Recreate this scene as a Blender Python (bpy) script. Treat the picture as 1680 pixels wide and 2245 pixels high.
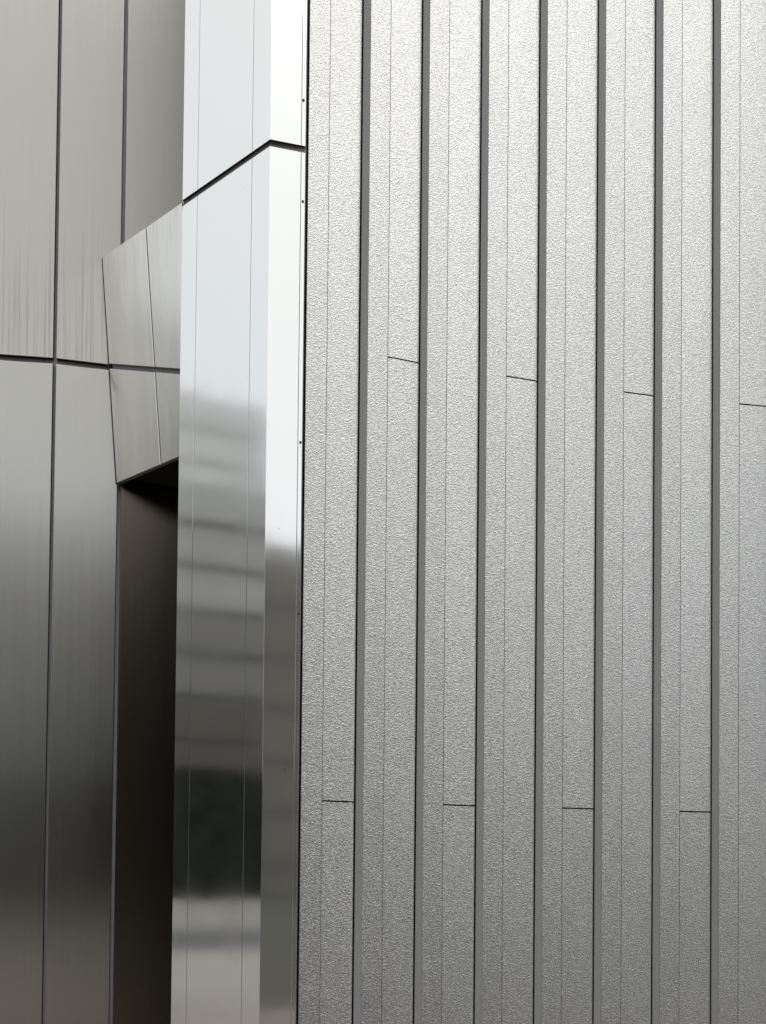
import bpy, bmesh, math, random
from mathutils import Vector, Matrix

R = math.radians
sc = bpy.context.scene
for o in list(bpy.data.objects):
    bpy.data.objects.remove(o)
COL = sc.collection

# ------------------------------------------------------------------ camera
PITCH, ROLL = R(1.0), R(0.56)
cd = bpy.data.cameras.new('camera')
cam = bpy.data.objects.new('camera', cd)
COL.objects.link(cam)
cd.sensor_fit = 'VERTICAL'
cd.sensor_height = 36.0
cd.lens = 1820.0 / 2245.0 * 36.0
cd.shift_y = (1883.0 - 1122.5) / 2245.0
cd.clip_start = 0.05
cd.clip_end = 3000
back = Vector((0, -math.cos(PITCH), -math.sin(PITCH)))
r0 = Vector((1, 0, 0))
u0 = Vector((0, -math.sin(PITCH), math.cos(PITCH)))
rt = math.cos(ROLL) * r0 + math.sin(ROLL) * u0
up = -math.sin(ROLL) * r0 + math.cos(ROLL) * u0
cam.matrix_world = Matrix(((rt.x, up.x, back.x, 0), (rt.y, up.y, back.y, 0), (rt.z, up.z, back.z, 1.6), (0, 0, 0, 1)))
sc.camera = cam

# ------------------------------------------------------------------ sky, sun, exposure
SUN_AZ, SUN_EL = R(160), R(76)          # azimuth clockwise from +Y (behind the camera, to its right)
w = bpy.data.worlds.new('World')
sc.world = w
w.use_nodes = True
nt = w.node_tree
nt.nodes.clear()
sky = nt.nodes.new('ShaderNodeTexSky')
sky.sky_type = 'NISHITA'
sky.sun_disc = False
sky.sun_elevation = SUN_EL
sky.sun_rotation = SUN_AZ
sky.air_density = 1.0
sky.dust_density = 3.0
sky.ozone_density = 1.0
hs = nt.nodes.new('ShaderNodeHueSaturation')       # thin overcast takes most of the blue out
hs.inputs['Saturation'].default_value = 0.17
bg = nt.nodes.new('ShaderNodeBackground')
bg.inputs['Strength'].default_value = 0.12
wo = nt.nodes.new('ShaderNodeOutputWorld')
nt.links.new(sky.outputs[0], hs.inputs['Color'])
# the veil of cloud glows, slightly warm, in a broad lobe round the sun
sdir = Vector((math.sin(SUN_AZ) * math.cos(SUN_EL), math.cos(SUN_AZ) * math.cos(SUN_EL), math.sin(SUN_EL)))
wtc = nt.nodes.new('ShaderNodeTexCoord')
dot = nt.nodes.new('ShaderNodeVectorMath'); dot.operation = 'DOT_PRODUCT'
dot.inputs[1].default_value = sdir
nt.links.new(wtc.outputs['Generated'], dot.inputs[0])
veil = nt.nodes.new('ShaderNodeMapRange'); veil.interpolation_type = 'SMOOTHSTEP'
veil.inputs[1].default_value = 0.2
veil.inputs[2].default_value = 1.0
nt.links.new(dot.outputs['Value'], veil.inputs[0])
gl = nt.nodes.new('ShaderNodeMix'); gl.data_type = 'RGBA'; gl.blend_type = 'MULTIPLY'
gl.inputs[7].default_value = (1.12, 1.09, 1.02, 1)
nt.links.new(veil.outputs[0], gl.inputs[0])
cov = nt.nodes.new('ShaderNodeMix'); cov.data_type = 'RGBA'          # even cloud cover in front of the clear sky
cov.inputs[0].default_value = 0.6
cov.inputs[7].default_value = (4.55, 4.82, 5.08, 1)
nt.links.new(hs.outputs[0], cov.inputs[6])
nt.links.new(cov.outputs[2], gl.inputs[6])
nt.links.new(gl.outputs[2], bg.inputs['Color'])
nt.links.new(bg.outputs[0], wo.inputs['Surface'])

sd = bpy.data.lights.new('sun', 'SUN')
sun = bpy.data.objects.new('sun', sd)
COL.objects.link(sun)
sd.energy = 0.5
sd.angle = R(60)
sd.color = (1.0, 0.98, 0.95)
sun.rotation_euler = sdir.to_track_quat('Z', 'Y').to_euler()

sc.view_settings.view_transform = 'Standard'
sc.view_settings.look = 'None'
sc.view_settings.gamma = 1
sc.view_settings.use_curve_mapping = False
sc.view_settings.exposure = 0.80
sc.cycles.use_denoising = True
sc.cycles.max_bounces = 10

# ------------------------------------------------------------------ materials
class NT:
    def __init__(s, name):
        s.m = bpy.data.materials.new(name)
        s.m.use_nodes = True
        s.t = s.m.node_tree
        s.b = s.t.nodes['Principled BSDF']
    def n(s, typ, **kw):
        x = s.t.nodes.new(typ)
        for k, v in kw.items():
            if k in x.inputs: x.inputs[k].default_value = v
            else: setattr(x, k, v)
        return x
    def l(s, a, b): s.t.links.new(a, b)
    def mapping(s, scale=(1, 1, 1), rot=(0, 0, 0), loc=(0, 0, 0), src='Object', pre=None):
        m = s.n('ShaderNodeMapping')
        m.inputs['Scale'].default_value = scale
        m.inputs['Rotation'].default_value = rot
        m.inputs['Location'].default_value = loc
        if pre is None:
            if not hasattr(s, 'tc'): s.tc = s.n('ShaderNodeTexCoord')
            pre = s.tc.outputs[src]
        s.l(pre, m.inputs['Vector'])
        return m.outputs[0]
    def noise(s, vec, scale=1, detail=2, rough=.5, dist=0):
        x = s.n('ShaderNodeTexNoise', Scale=scale, Detail=detail, Roughness=rough, Distortion=dist)
        s.l(vec, x.inputs['Vector'])
        return x.outputs['Fac']
    def ramp(s, fac, stops):
        x = s.n('ShaderNodeValToRGB')
        e = x.color_ramp.elements
        while len(e) < len(stops): e.new(.5)
        for i, (p, c) in enumerate(stops):
            e[i].position = p
            e[i].color = (*c, 1) if isinstance(c, tuple) else (c, c, c, 1)
        s.l(fac, x.inputs[0])
        return x.outputs[0]
    def maprange(s, v, a, b, c, d, smooth=False):
        x = s.n('ShaderNodeMapRange')
        if smooth: x.interpolation_type = 'SMOOTHSTEP'
        s.l(v, x.inputs[0])
        for i, q in enumerate((a, b, c, d)): x.inputs[i + 1].default_value = q
        return x.outputs[0]
    def math(s, op, a, b=None):
        x = s.n('ShaderNodeMath', operation=op)
        for i, q in enumerate((a, b)):
            if q is None: continue
            if isinstance(q, (int, float)): x.inputs[i].default_value = q
            else: s.l(q, x.inputs[i])
        return x.outputs[0]
    def mix(s, fac, a, b):
        x = s.n('ShaderNodeMix', data_type='RGBA')
        for i, q in ((0, fac), (6, a), (7, b)):
            if isinstance(q, (int, float)): x.inputs[i].default_value = q
            elif isinstance(q, tuple): x.inputs[i].default_value = (*q, 1)
            else: s.l(q, x.inputs[i])
        return x.outputs[2]
    def bump(s, h, strength=.3, dist=.001, normal=None):
        x = s.n('ShaderNodeBump', Strength=strength, Distance=dist)
        s.l(h, x.inputs['Height'])
        if normal is not None: s.l(normal, x.inputs['Normal'])
        s.l(x.outputs[0], s.b.inputs['Normal'])
        return x.outputs[0]
    def set(s, **kw):
        for k, v in kw.items():
            k = {'color': 'Base Color', 'metal': 'Metallic', 'rough': 'Roughness', 'spec': 'Specular IOR Level'}.get(k, k)
            if isinstance(v, (int, float)): s.b.inputs[k].default_value = v
            elif isinstance(v, tuple): s.b.inputs[k].default_value = (*v, 1)
            else: s.l(v, s.b.inputs[k])
        return s.m

def simple(name, col, rough=.6, metal=0.0, var=.15, scale=6.0):
    s = NT(name)
    f = s.noise(s.mapping(), scale, 4)
    lo = tuple(c * (1 - var) for c in col)
    hi = tuple(min(1, c * (1 + var)) for c in col)
    return s.set(color=s.mix(f, lo, hi), rough=rough, metal=metal)

# mirror polished sheet of the column: slight oil canning, a few specks of dirt
s = NT('mirror_steel')
wav = s.noise(s.mapping((2.2, 2.2, 5.0)), 1.0, 1.5)
fine = s.noise(s.mapping((.12, .12, 34)), 1.0, 2)
hgt = s.math('ADD', wav, s.math('MULTIPLY', fine, .02))
s.bump(hgt, .10, .004)
speck = s.ramp(s.noise(s.mapping((60, 60, 26)), 1.0, 3, .6), [(.0, 0.0), (.755, 0.0), (.775, 1.0)])
mirror_m = s.set(color=s.mix(s.math('MULTIPLY', speck, .6), (.84, .84, .825), (.16, .12, .09)), metal=1.0,
                 rough=s.maprange(s.noise(s.mapping((5, 5, 2)), 1, 3), .3, .7, .06, .095))

# vertically brushed sheet: hairline grain, run-off streaks above the joints
def brushed(name, base, rough, streak_z, aniso, run_amt=.3):
    s = NT(name)
    grain = s.noise(s.mapping((420, 420, 1.6)), 1.0, 3, .6)
    soft = s.noise(s.mapping((26, 26, .35)), 1.0, 3, .6)
    streak = s.noise(s.mapping((95, 95, 1.1)), 1.0, 3, .65)
    streak = s.ramp(streak, [(.50, 0.0), (.74, 1.0)])
    sep = s.n('ShaderNodeSeparateXYZ')
    s.l(s.tc.outputs['Object'], sep.inputs[0])
    fray = s.noise(s.mapping((60, 60, .2)), 1.0, 2)
    masks = None
    for z0, z1, amt in streak_z:          # z0: where the run stops, z1: where it fades out
        zz = s.math('ADD', sep.outputs[2], s.math('MULTIPLY', s.math('SUBTRACT', fray, .5), (z1 - z0) * 2.2))
        m_ = s.math('MULTIPLY', s.maprange(zz, z0, z1, amt, 0.0), s.maprange(sep.outputs[2], z0 - .004 if z1 > z0 else z0 + .004, z0, 0.0, 1.0))
        masks = m_ if masks is None else s.math('MAXIMUM', masks, m_)
    col = s.mix(soft, tuple(c * .88 for c in base), tuple(c * 1.10 for c in base))
    col = s.mix(s.math('MULTIPLY', s.math('SUBTRACT', grain, .3), .35), col, tuple(c * .72 for c in base))
    if masks is not None:
        col = s.mix(s.math('MULTIPLY', streak, masks), col, (base[0] * .42, base[1] * .41, base[2] * .38))
    # pale mineral run-off, a few thin streaks low on the sheets
    runs = s.ramp(s.noise(s.mapping((70, 70, .9), loc=(3.1, 7.7, 0)), 1.0, 2, .6), [(.56, 0.0), (.72, 1.0)])
    runs = s.math('MULTIPLY', runs, s.math('MULTIPLY', s.maprange(sep.outputs[2], 1.5, 2.0, 0, 1, True), s.maprange(sep.outputs[2], 2.3, 3.1, 1, 0, True)))
    s.set(**{'Diffuse Roughness': .5})
    col = s.mix(s.math('MULTIPLY', runs, run_amt), col, (.62, .61, .59))
    s.bump(s.noise(s.mapping((3.0, 3.0, 1.2)), 1.0, 1.5), .25, .004)
    tg = s.n('ShaderNodeTangent', direction_type='RADIAL', axis='Z')
    s.l(tg.outputs[0], s.b.inputs['Tangent'])
    if aniso == 1.0:                     # strong hairline: reflections smear far sideways, little up and down
        gb = s.n('ShaderNodeBsdfAnisotropic')
        gb.distribution = 'MULTI_GGX'
        s.l(col, gb.inputs['Color'])
        s.l(s.math('ADD', s.math('MULTIPLY', soft, .06), rough - .03), gb.inputs['Roughness'])
        gb.inputs['Anisotropy'].default_value = -.82
        s.l(tg.outputs[0], gb.inputs['Tangent'])
        s.l(s.b.inputs['Normal'].links[0].from_socket, gb.inputs['Normal'])
        s.l(gb.outputs[0], s.t.nodes['Material Output'].inputs['Surface'])
        return s.m
    return s.set(color=col, metal=s.math('SUBTRACT', 1.0, s.math('MULTIPLY', runs, run_amt * .4)), rough=s.math('ADD', s.math('MULTIPLY', soft, .10), rough - .05 if rough > .1 else .03), Anisotropic=aniso,
                 **{'Anisotropic Rotation': 0.0})
brushed_m = brushed('brushed_steel', (.70, .676, .63), .38, [(3.83, 4.45, .8)], 1.0)
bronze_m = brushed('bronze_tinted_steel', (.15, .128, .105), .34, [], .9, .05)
hood_m = brushed('brushed_steel_hood', (.72, .705, .67), .17, [(4.288, 4.05, .4)], .3)

# leather grain embossed sheet
def embossed(name, tone):
    s = NT(name)
    oi = s.n('ShaderNodeObjectInfo')
    off3 = s.n('ShaderNodeVectorMath', operation='SCALE')
    s.l(oi.outputs['Random'], off3.inputs['Scale']); off3.inputs[0].default_value = (31, 17, 53)
    s.tc = s.n('ShaderNodeTexCoord')
    addv = s.n('ShaderNodeVectorMath', operation='ADD')
    s.l(s.tc.outputs['Object'], addv.inputs[0]); s.l(off3.outputs[0], addv.inputs[1])
    v1 = s.mapping((1, 1, 1), (0, R(33), 0), pre=addv.outputs[0])
    v2 = s.mapping((102, 102, 210), (0, 0, 0), pre=v1)
    g1 = s.noise(v2, 1.0, 1.0, .5, .6)
    worm = s.math('ABSOLUTE', s.math('SUBTRACT', g1, .5))
    g2 = s.noise(s.mapping((165, 165, 260), (0, 0, 0), pre=s.mapping((1, 1, 1), (0, R(-20), 0), pre=addv.outputs[0])), 1.0, 2, .5, .5)
    h = s.math('ADD', s.math('MULTIPLY', worm, 1.4), s.math('MULTIPLY', g2, .55))
    can = s.noise(s.mapping((3.0, 3.0, 1.6), pre=addv.outputs[0]), 1.0, 1)
    b1 = s.n('ShaderNodeBump', Strength=.5, Distance=.006)
    s.l(can, b1.inputs['Height'])
    s.bump(h, .5, .0047, b1.outputs[0])
    blot = s.noise(s.mapping((5, 5, 2.5)), 1.0, 3)
    ecol = s.mix(s.math('ADD', s.math('MULTIPLY', blot, .5), s.math('MULTIPLY', oi.outputs['Random'], .5)), tuple(c * tone for c in (.57, .57, .568)), tuple(c * tone for c in (.67, .67, .668)))
    # shade in the hollows of the embossing, put into the colour by height
    hollow_shade = s.maprange(h, .24, .40, .55, 0.0)
    spk = s.ramp(s.noise(s.mapping((34, 34, 24), pre=addv.outputs[0]), 1.0, 3, .7), [(.0, 0.0), (.735, 0.0), (.76, 1.0)])
    ecol = s.mix(s.math('MULTIPLY', spk, .5), ecol, (.22, .215, .20))
    return s.set(color=s.mix(hollow_shade, ecol, (.30, .295, .28)), metal=1.0, rough=s.math('ADD', s.math('MULTIPLY', hollow_shade, .10), .345))
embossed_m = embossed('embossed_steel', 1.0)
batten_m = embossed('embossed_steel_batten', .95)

zinc_m = simple('grey_coated_metal', (.33, .33, .33), .55, 0.0, .06, 9)
zinc2_m = simple('joint_back_metal', (.27, .27, .275), .5, 0.0, .15, 20)
black_m = simple('black_joint', (.010, .009, .012), .6, 0.0, .3, 40)  # dark reflections in the joints put into the colour of the sheet sides
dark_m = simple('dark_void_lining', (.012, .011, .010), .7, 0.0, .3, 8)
rust_m = simple('rusty_screw', (.15, .07, .035), .75, .3, .5, 300)
trim_m = NT('satin_steel_edge').set(color=(.62, .61, .59), metal=1.0, rough=.3)
stone_m = None

# ------------------------------------------------------------------ mesh helpers
def link(name, me, mats, parent=None):
    for m in mats: me.materials.append(m)
    o = bpy.data.objects.new(name, me)
    COL.objects.link(o)
    if parent is not None: o.parent = parent
    return o

def empty(name, label, cat, group=None):
    o = bpy.data.objects.new(name, None)
    COL.objects.link(o)
    o['label'] = label
    o['category'] = cat
    if group: o['group'] = group
    return o

def prism(name, prof, z0, z1, mats, parent=None, sideidx=None, smooth=False):
    """extrude a plan profile [(x, y), ...] (counter-clockwise seen from above) from z0 to z1; sideidx[i] is the
    material of the side from point i to i+1, caps take the last material"""
    n = len(prof)
    vs = [(x, y, z0) for x, y in prof] + [(x, y, z1) for x, y in prof]
    fs = [(i, (i + 1) % n, n + (i + 1) % n, n + i) for i in range(n)]
    fs.append(tuple(range(n - 1, -1, -1)))
    fs.append(tuple(range(n, 2 * n)))
    me = bpy.data.meshes.new(name)
    me.from_pydata(vs, [], fs)
    if sideidx:
        for i in range(n): me.polygons[i].material_index = sideidx[i]
        me.polygons[n].material_index = me.polygons[n + 1].material_index = len(mats) - 1
    me.validate()
    return link(name, me, mats, parent)

def plate(name, A, B, t, face_m, edge_m, parent=None, cham=.0012, edge_lip=None):
    """sheet whose front face is the quad A(bottom-left, top-left) B(bottom-right, top-right) as seen from the
    camera; t deep behind it, all four edges chamfered; the chamfer keeps the face metal, the sides take edge_m"""
    a0, a1 = [Vector(p) for p in A]
    b0, b1 = [Vector(p) for p in B]
    u = (b0 - a0).normalized()
    v = (a1 - a0).normalized()
    nrm = u.cross(v).normalized()           # towards the camera
    c = cham
    q = [a0, b0, b1, a1]
    inn = [a0 + u * c + v * c, b0 - u * c + v * c, b1 - u * c - v * c, a1 + u * c - v * c]
    ou = [p - nrm * c for p in q]
    bk = [p - nrm * t for p in q]
    vs = inn + ou + bk
    fs = [(0, 1, 2, 3)]
    mi = [0]
    for i in range(4):
        j = (i + 1) % 4
        fs.append((4 + i, 4 + j, j, i)); mi.append(0)
        fs.append((8 + i, 8 + j, 4 + j, 4 + i)); mi.append(1)
    fs.append((11, 10, 9, 8)); mi.append(1)
    me = bpy.data.meshes.new(name)
    me.from_pydata([tuple(p) for p in vs], [], fs)
    for p, m in zip(me.polygons, mi): p.material_index = m
    return link(name, me, [face_m, edge_m], parent)

def P2(p, z): return (p[0], p[1], z)
def lerp(a, b, t): return tuple(a[i] + (b[i] - a[i]) * t for i in range(len(a)))
TOP = 7.2                                    # top of the building

# ------------------------------------------------------------------ ribbed wall of embossed sheet
ribs = [  # batten front-left x,y | batten front-right x,y | sheet left x,y | sheet right x,y
    (-.3048, 3.0512, -.2282, 3.0738, -.2291, 3.0855, -.1084, 3.1240),
    (-.0780, 3.1165, -.0003, 3.1377, -.0003, 3.1497, .1231, 3.1862),
    (.1505, 3.1772, .2297, 3.1970, .2306, 3.2092, .3611, 3.2446),
    (.3887, 3.2350, .4697, 3.2534, .4715, 3.2658, .6031, 3.2983),
    (.6303, 3.2879, .7131, 3.3048, .7158, 3.3173, .8516, 3.3474),
    (.8783, 3.3363, .9630, 3.3515, .9666, 3.3641, 1.1015, 3.3907),
    (1.1271, 3.3788, 1.2117, 3.3919, 1.2162, 3.4046, 1.3568, 3.4287),
    (1.3805, 3.4159, 1.4671, 3.4271, 1.4726, 3.4398, 1.6080, 3.4598),
    (1.6303, 3.4462, 1.7169, 3.4553, 1.7232, 3.4680, 1.8548, 3.4843),
]
for _ in range(4):                           # a few more ribs beyond the right edge of the picture
    p_, q_ = ribs[-2], ribs[-1]
    ribs.append(tuple(2 * b_ - a_ - (.0045 if k_ % 2 else 0) for k_, (a_, b_) in enumerate(zip(p_, q_))))
wall = empty('ribbed_wall', 'tall ribbed wall of embossed grey metal sheets right of the polished column', 'wall')
SEAM = .0055
jit = random.Random(11)
for i, rb in enumerate(ribs):
    bl, br, gl, dr = rb[0:2], rb[2:4], rb[4:6], rb[6:8]
    # batten: grey coated return on its left, embossed front with a thin bright nose, plain right side
    pd = ribs[i - 1][6:8] if i else (bl[0] - .004, bl[1] + .05)
    u = (Vector(br) - Vector(bl)).normalized()
    n = Vector((u.y, -u.x))                  # towards the camera
    rl = (pd[0] + .0030, pd[1] + .006) if i else pd
    nose0 = (bl[0] - n.x * .0016, bl[1] - n.y * .0016)
    nose1 = (bl[0] + u.x * .0016, bl[1] + u.y * .0016)
    er0 = (br[0] - u.x * .0016, br[1] - u.y * .0016)
    er1 = (br[0] - n.x * .0016, br[1] - n.y * .0016)
    gb = (br[0] - n.x * .03 , br[1] - n.y * .03)
    bi = [(p[0] + u.x * .0022 - n.x * .0006, p[1] + u.y * .0022 - n.y * .0006) for p in (rl, nose0)]
    prof = [bi[0], bi[1], nose1, er0, er1, gb, (rl[0] - n.x * .02 + u.x * .01, rl[1] - n.y * .02 + u.y * .01)]
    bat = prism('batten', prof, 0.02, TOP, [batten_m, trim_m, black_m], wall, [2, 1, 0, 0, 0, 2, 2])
    cn = (nose1[0] - u.x * .0004, nose1[1] - u.y * .0004)
    prism('return_flange', [rl, nose0, (nose0[0] + u.x * .0016, nose0[1] + u.y * .0016), (rl[0] + u.x * .0016, rl[1] + u.y * .0016)], 0.02, TOP, [zinc_m], bat)
    # sheet pieces between the battens, staggered seams, right edge rolled back
    seams = [1.868, 5.29] if i % 2 == 0 else [.16, 3.581]
    seams = [z_ + jit.uniform(-.002, .002) for z_ in seams]
    zs = [0.02] + seams + [TOP]
    ud = (Vector(dr) - Vector(gl)).normalized()
    nd = Vector((ud.y, -ud.x))
    g = Vector(gl) + ud * .0008
    d = Vector(dr)
    front = [g, d - ud * .016, d - ud * .009 - nd * .0008, d - ud * .004 - nd * .0024, d - ud * .0012 - nd * .0050]
    prof = [tuple(p) for p in front] + [tuple(d - ud * .0012 - nd * .012), tuple(g - nd * .012)]
    for k in range(len(zs) - 1):
        a, b = zs[k], zs[k + 1]
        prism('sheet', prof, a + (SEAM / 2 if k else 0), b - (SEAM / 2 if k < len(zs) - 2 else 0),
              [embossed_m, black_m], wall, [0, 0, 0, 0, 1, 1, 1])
bk = [(r_[0] + .002, r_[1] + .055) for r_ in ribs] + [(ribs[-1][6] + .005, ribs[-1][7] + .055)]
prof = bk + [(x, y + .1) for x, y in reversed(bk)]
prism('backing', prof, 0.02, TOP, [black_m], wall)

# ------------------------------------------------------------------ polished corner column
E_, R_, L_ = (-.4400, 2.9988), (-.3116, 3.0266), (-.8290, 3.2790)
A_, B_, F_ = (-.7574, 3.2275), (-.5142, 3.0524), (-.3277, 3.0233)
HJ = 4.2883                                  # upper lip of the horizontal joint
JG = .025
colm = empty('corner_column', 'mirror polished steel corner column between brushed panels and ribbed wall', 'column')
def off(a, b, t):                            # point t metres from a towards b
    v = (Vector(b) - Vector(a)); v.normalize()
    return (a[0] + v.x * t, a[1] + v.y * t)
gap = .0011
faces = [('side_strip', L_, A_), ('side_panel', A_, B_), ('side_strip', B_, E_), ('front_panel', E_, F_), ('edge_strip', F_, R_)]
tilt = [(-.0006, .0), (.0, .0008), (.0006, -.0004), (0, 0), (.0004, 0)]
strips = []
for z0, z1 in ((.02, HJ - JG), (HJ, TOP)):
    for (nm, p, q), tl in zip(faces, tilt):
        pp = p if nm in ('side_strip',) and p is L_ else off(p, q, gap if p is not E_ else 0.0)
        qq = off(q, p, gap if q is not E_ else 0.0)
        pl = plate(nm, [P2(pp, z0), P2(pp, z1)], [P2(qq, z0), P2(qq, z1)], .0062, mirror_m, black_m, colm, .0005)
        if nm == 'edge_strip': strips.append(pl)
    for q, a_, b_ in ((A_, L_, B_), (B_, A_, E_), (F_, E_, R_)):     # pale sealant beads in the upright joints
        g0, g1 = Vector(off(q, a_, .0010)), Vector(off(q, b_, .0010))
        dv = (g1 - g0).normalized(); nb = Vector((-dv.y, dv.x))
        g0, g1 = g0 + nb * .0012, g1 + nb * .0012
        prism('sealant_bead', [tuple(g0), tuple(g1), tuple(g1 + nb * .003), tuple(g0 + nb * .003)], z0, z1, [zinc_m], colm)
# core seen in the joints, niche-side return of the column
core = [off(L_, E_, .004), off(E_, L_, .006), off(R_, E_, .004), (-.300, 3.25), (-.46, 3.86), (-.70, 3.76)]
core = [(x + .004, y + .0105) for x, y in core[:3]] + core[3:]
prism('core', core, .02, TOP, [zinc2_m, dark_m], colm, [0, 0, 1, 1, 1, 1])
ret = [(L_[0] + .0035, L_[1] + .009), (L_[0] + .0115, L_[1] + .009), (-.69, 3.785), (-.70, 3.783)]
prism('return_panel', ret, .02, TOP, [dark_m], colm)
# rusty screws on the edge strip
for x, y, z in ((-.3220, 3.0243, 4.4588), (-.3200, 3.0249, 4.079), (-.3186, 3.0252, 3.181), (-.3182, 3.0254, 2.549)):
    bm = bmesh.new()
    bmesh.ops.create_uvsphere(bm, u_segments=10, v_segments=6, radius=.0050)
    bmesh.ops.scale(bm, vec=(1, .45, 1.15), verts=bm.verts)
    bmesh.ops.translate(bm, vec=(x, y - .0004, z), verts=bm.verts)
    me = bpy.data.meshes.new('screw'); bm.to_mesh(me); bm.free()
    link('screw', me, [rust_m], strips[1 if z > HJ else 0])

# ------------------------------------------------------------------ brushed panel wall
bw = empty('panel_wall', 'flat wall of large brushed steel panels with dark joints left of the column', 'wall')
J0, J1 = 3.7985, 3.8230                      # horizontal joint
def yw(x):                                   # the wall turns a few degrees at each of the last two joints
    if x < -1.447: return 3.5655 + .10 * (x + 1.447)
    if x < -1.1757: return 3.5655 + .19 * (x + 1.447)
    return 3.6170 + .36 * (x + 1.1757)
xs = [(-8.0, -6.8), (-6.785, -5.6), (-5.585, -4.4), (-4.385, -3.2), (-3.185, -2.315), (-2.30, -2.0262), (-2.0110, -1.7410), (-1.7258, -1.4547), (-1.4395, -1.1839), (-1.1675, -.50)]
for a, b in xs:
    for z0, z1 in ((.02, J0), (J1, TOP)):
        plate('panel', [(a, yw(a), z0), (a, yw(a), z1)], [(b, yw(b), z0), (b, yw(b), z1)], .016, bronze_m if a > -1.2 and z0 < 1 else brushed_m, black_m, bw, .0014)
kn = [-7.995, -1.447, -1.1757, -.5]
bk = [(x, yw(x) + .0172) for x in kn]
prism('backing', bk + [(x, y + .1) for x, y in reversed(bk)], .02, TOP, [zinc2_m], bw)

# ------------------------------------------------------------------ sloping hood over the doorway recess
hood = empty('door_hood', 'leaning brushed steel hood box above the dark recess beside the polished column', 'hood')
HT, HB = 4.2883, 3.2973
ct = lambda t: lerp((-1.2603, 3.5955), (-.8300, 3.2878), t)
cb = lambda t: lerp((-1.1858, 3.6073), (-.7555, 3.2996), t)
def hp(t, z):
    k = (z - HB) / (HT - HB)
    return (*lerp(cb(t), ct(t), k), z)
tj = .565
zj = lambda t: 3.812 - .210 * t               # added gap shaped like the wall joint's reflection, falling towards the column
for t0, t1 in ((.010, tj - .006), (tj + .006, .985)):
    plate('hood_panel', [hp(t0, HB), hp(t0, zj(t0) - .0105)], [hp(t1, HB), hp(t1, zj(t1) - .0105)], .010, hood_m, zinc2_m, hood, .0014)
    plate('hood_panel', [hp(t0, zj(t0) + .0105), hp(t0, HT)], [hp(t1, zj(t1) + .0105), hp(t1, HT)], .010, hood_m, zinc2_m, hood, .0014)
def hq(t, z): x, y, z = hp(t, z); return (x, y + .004, z)
plate('gap_dark_strip', [hq(-.02, HB), hq(-.02, HT)], [hq(.0095, HB), hq(.0095, HT)], .004, black_m, black_m, hood, .0005)  # black strip added to darken the gap between hood and wall
a, b, c, d = cb(.01), cb(.98), (-.74, 3.76), (-1.12, 3.600)
me = bpy.data.meshes.new('soffit')
vs = [(a[0] + .012, a[1] + .010, HB + .02), (b[0], b[1] + .012, HB + .02), (c[0], c[1], HB + .02), (-1.13, 3.612, HB + .02)]
vs += [(x, y, HB + .035) for x, y, z in vs]
me.from_pydata(vs, [], [(0, 3, 2, 1), (4, 5, 6, 7), (0, 1, 5, 4), (1, 2, 6, 5), (2, 3, 7, 6), (3, 0, 4, 7)])
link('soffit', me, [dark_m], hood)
a, b = ct(.01), ct(.97)
me = bpy.data.meshes.new('top_plate')
vs = [(a[0] + .02, a[1] + .010, HT - .006), (b[0], b[1] + .012, HT - .006), (-.74, 3.76, HT - .006), (-1.10, 3.612, HT - .006)]
vs += [(x, y, HT - .002) for x, y, z in vs]
me.from_pydata(vs, [], [(0, 3, 2, 1), (4, 5, 6, 7), (0, 1, 5, 4), (1, 2, 6, 5), (2, 3, 7, 6), (3, 0, 4, 7)])
link('top_plate', me, [trim_m], hood)
me = bpy.data.meshes.new('backing')
q0, q1 = .02, .97
pts = [hp(q0, HB + .002), hp(q1, HB + .002), hp(q1, HT - .01), hp(q0, HT - .01)]
vs = [(x + .008, y + .0105, z) for x, y, z in pts] + [(x + .012, y + .0165, z) for x, y, z in pts]
me.from_pydata(vs, [], [(0, 1, 2, 3), (7, 6, 5, 4), (0, 4, 5, 1), (1, 5, 6, 2), (2, 6, 7, 3), (3, 7, 4, 0)])
link('backing', me, [zinc2_m], hood)

# ------------------------------------------------------------------ the place behind the camera (seen in the metal)
def sheet(name, x0, x1, y0, y1, z, m, kind='structure'):
    me = bpy.data.meshes.new(name)
    me.from_pydata([(x0, y0, z), (x1, y0, z), (x1, y1, z), (x0, y1, z)], [], [(0, 1, 2, 3)])
    o = link(name, me, [m])
    o['kind'] = kind
    return o

s = NT('pale_paving')
br = s.n('ShaderNodeTexBrick', Scale=1.0)
s.l(s.mapping((1.1, 1.1, 1)), br.inputs['Vector'])
br.inputs['Color1'].default_value = (.30, .285, .26, 1)
br.inputs['Color2'].default_value = (.27, .255, .235, 1)
br.inputs['Mortar'].default_value = (.16, .15, .14, 1)
br.inputs['Mortar Size'].default_value = .012
paving_m = s.set(color=s.mix(s.noise(s.mapping((.4, .4, 1)), 1, 4), br.outputs[0], (.24, .225, .205)), rough=.8)
asphalt_m = simple('asphalt', (.055, .055, .058), .85, 0, .25, 3)
conc_m = simple('concrete_strip', (.20, .195, .18), .85, 0, .2, 1.5)
fore_m = simple('brown_setts', (.15, .135, .115), .85, 0, .2, 2)
lawn_m = simple('olive_lawn', (.046, .045, .034), .9, 0, .3, 2)
grass_m = simple('grass_green', (.045, .047, .032), .9, 0, .4, 2)

sheet('ground', -600, 600, -600, 600, 0, grass_m)
sheet('plaza_paving', -14.5, -4.5, -12, 30, .012, paving_m)
sheet('lawn', 1.2, 45, -17.4, -3.5, .012, lawn_m)
sheet('forecourt', -15, 40, -17.5, 30, .008, fore_m)
sheet('road', -20.5, -14.5, -30, 40, .004, asphalt_m)
sheet('car_park', -48, -20.5, -14, 60, .002, conc_m)

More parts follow.
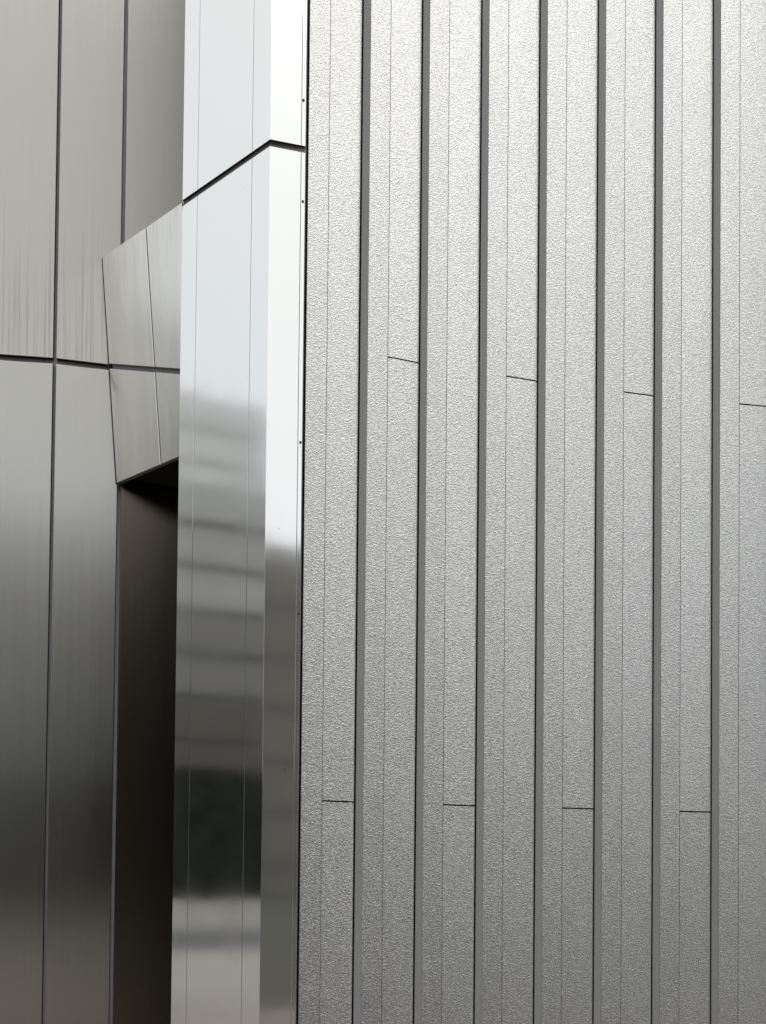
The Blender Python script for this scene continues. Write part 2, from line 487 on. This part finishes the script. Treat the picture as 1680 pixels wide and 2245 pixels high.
def block(name, label, cx, cy, w_, d_, h_, wall_m, glass_m, floors, bays, rot=0.0, base_m=None):
    """office block: plinth storey, spandrel bands and piers standing proud of the window strips, parapet, set-back storey"""
    b_ = empty(name, label, 'building')
    b_.location = (cx, cy, 0)
    b_.rotation_euler = (0, 0, rot)
    def box(bm, x0, x1, y0, y1, z0, z1):
        r_ = bmesh.ops.create_cube(bm, size=1.0)
        bmesh.ops.scale(bm, vec=(x1 - x0, y1 - y0, z1 - z0), verts=r_['verts'])
        bmesh.ops.translate(bm, vec=((x0 + x1) / 2, (y0 + y1) / 2, (z0 + z1) / 2), verts=r_['verts'])
    def done(nm, bm, m):
        me = bpy.data.meshes.new(nm); bm.to_mesh(me); bm.free()
        return link(nm, me, [m], b_)
    hw, hd = w_ / 2, d_ / 2
    bm = bmesh.new(); box(bm, -hw, hw, -hd, hd, 0, h_ - .3); done('glazing', bm, glass_m)
    fh = h_ / floors
    for k in range(floors + 1):
        bm = bmesh.new(); z = k * fh
        box(bm, -hw - .25, hw + .25, -hd - .25, hd + .25, max(0, z - fh * .41), z + fh * .41); done('spandrel', bm, wall_m if not isinstance(wall_m, list) else wall_m[min(k, len(wall_m) - 1)])
    for k in range(bays + 1):
        bm = bmesh.new(); x = -hw + w_ * k / bays
        box(bm, x - .3, x + .3, -hd - .4, hd + .4, 0, h_ + .1); done('pier', bm, base_m or wall_m)
    bm = bmesh.new(); box(bm, -hw * .85, hw * .85, -hd * .7, hd * .7, h_ + fh * .22, h_ + fh * 1.0); done('penthouse', bm, wall_m if not isinstance(wall_m, list) else wall_m[-1])
    return b_

pale_m = simple('pale_render', (.42, .41, .39), .8, 0, .12, .4)
clay_m = simple('clay_cladding', (.12, .108, .094), .8, 0, .12, .4)
mid_m = simple('grey_render', (.22, .212, .196), .8, 0, .12, .4)
tan_m = simple('dark_brown_cladding', (.085, .075, .064), .8, 0, .12, .4)
bright_m = simple('bright_cladding', (.68, .68, .675), .7, 0, .06, .4)
white_m = simple('white_cladding', (.46, .46, .455), .7, 0, .06, .4)
brown_m = simple('brown_brick', (.235, .218, .192), .85, 0, .2, .6)
bglass_m = simple('brown_tinted_glass', (.18, .168, .15), .45, 0, .1, .5)
glass_m = simple('dark_glass', (.12, .125, .128), .4, 0, .3, .5)
block('office_block', 'pale office block with long window strips across the car park', -62, 18.5, 54, 20, 25.5, [tan_m, tan_m, tan_m, clay_m, clay_m, mid_m, mid_m, pale_m, pale_m, white_m, white_m], glass_m, 9, 5, rot=math.pi / 2, base_m=mid_m)
block('pale_tower', 'tall white clad tower rising behind the office block', -84, 18, 56, 18, 44.0, [white_m] * 11 + [bright_m] * 4, white_m, 14, 3, rot=math.pi / 2, base_m=white_m)
block('brick_block', 'brown brick block facing the plaza behind the trees', 12, -64, 120, 18, 23.8, brown_m, bglass_m, 6, 4)

# trees: trunk, limbs and a crown of small leaf clumps
leaf_m = simple('dark_foliage', (.032, .038, .025), .8, 0, .5, 1.3)
bark_m = simple('bark', (.07, .055, .04), .9, 0, .3, 5)
def tree_meshes(seed, H=8.0, W=3.0):
    rnd = random.Random(seed)
    bm = bmesh.new()
    def limb(p, q, r0_, r1_):
        p, q = Vector(p), Vector(q)
        ax = (q - p).normalized()
        s1 = ax.orthogonal().normalized(); s2 = ax.cross(s1)
        ring = []
        for pt, rr in ((p, r0_), (q, r1_)):
            ring.append([bm.verts.new(pt + (s1 * math.cos(a) + s2 * math.sin(a)) * rr) for a in [k * math.tau / 7 for k in range(7)]])
        for k in range(7): bm.faces.new((ring[0][k], ring[0][(k + 1) % 7], ring[1][(k + 1) % 7], ring[1][k]))
    limb((0, 0, 0), (.1, .05, H * .55), .2, .1)
    tips = []
    for k in range(9):
        a = k * 2.4; z = H * (.25 + .05 * k)
        q = (math.cos(a) * W * .6, math.sin(a) * W * .6, z + H * .2)
        limb((.03, .02, z * .8), q, .07, .02); tips.append(q)
    tm = bpy.data.meshes.new('trunk'); bm.to_mesh(tm); bm.free(); tm.materials.append(bark_m)
    vs, fs = [], []
    clumps = [(rnd.gauss(0, W * .42), rnd.gauss(0, W * .42), H * (.2 + .75 * rnd.random())) for _ in range(44)]
    for c_ in clumps:
        for _ in range(70):
            p = Vector(c_) + Vector((rnd.gauss(0, .5), rnd.gauss(0, .5), rnd.gauss(0, .45)))
            if p.z < .5: continue
            a = Vector((rnd.uniform(-1, 1), rnd.uniform(-1, 1), rnd.uniform(-1, 1))).normalized()
            b = a.orthogonal().normalized()
            sz = rnd.uniform(.14, .3); i = len(vs)
            vs += [tuple(p - a * sz), tuple(p + b * sz * .6), tuple(p + a * sz), tuple(p - b * sz * .6)]
            fs.append((i, i + 1, i + 2, i + 3))
    cm = bpy.data.meshes.new('crown'); cm.from_pydata(vs, [], fs); cm.materials.append(leaf_m)
    return tm, cm
kinds = [tree_meshes(k) for k in range(3)]
rnd = random.Random(5)
def tree(x, y, k, sc_):
    t = empty('tree', 'dark green leafy tree in the row along the car park', 'tree', 'trees along the edge of the car park')
    t.location = (x, y, 0); t.rotation_euler = (0, 0, rnd.uniform(0, 6.28)); t.scale = (sc_, sc_, sc_ * rnd.uniform(.9, 1.1))
    for nm, me in zip(('trunk', 'crown'), kinds[k % 3]):
        o = bpy.data.objects.new(nm, me); COL.objects.link(o); o.parent = t
for k in range(20): tree(-50 + k * 2.9, -49 + rnd.uniform(-1.2, 1.2), k + 1, rnd.uniform(1.5, 1.8))

# tall clipped hedge along the left edge of the car park
vs, fs = [], []
def quad(p, sz):
    a_ = Vector((rnd.uniform(-1, 1), rnd.uniform(-1, 1), rnd.uniform(-1, 1))).normalized()
    b_ = a_.orthogonal().normalized(); i = len(vs); p = Vector(p)
    vs.extend([tuple(p - a_ * sz), tuple(p + b_ * sz * .6), tuple(p + a_ * sz), tuple(p - b_ * sz * .6)])
    fs.append((i, i + 1, i + 2, i + 3))
for _ in range(26000):
    quad((-46.5 + rnd.uniform(-.35, .1), rnd.uniform(-50, 30), rnd.uniform(.05, 7.6)), rnd.uniform(.12, .3))
for _ in range(3000):
    quad((-47.5 + rnd.uniform(-1, 1), rnd.uniform(-50, 30), 7.5 + rnd.uniform(-.2, .15)), rnd.uniform(.12, .3))
x0, x1, y0, y1, z0, z1 = -48.4, -46.7, -50, 30, 0, 7.45
i = len(vs)
vs += [(x, y, z) for z in (z0, z1) for x, y in ((x0, y0), (x1, y0), (x1, y1), (x0, y1))]
fs += [(i, i + 1, i + 5, i + 4), (i + 1, i + 2, i + 6, i + 5), (i + 2, i + 3, i + 7, i + 6), (i + 3, i, i + 4, i + 7), (i + 4, i + 5, i + 6, i + 7)]
me = bpy.data.meshes.new('hedge'); me.from_pydata(vs, [], fs)
hg = link('hedge', me, [leaf_m]); hg['kind'] = 'stuff'; hg['label'] = 'tall dark green clipped hedge beyond the car park'
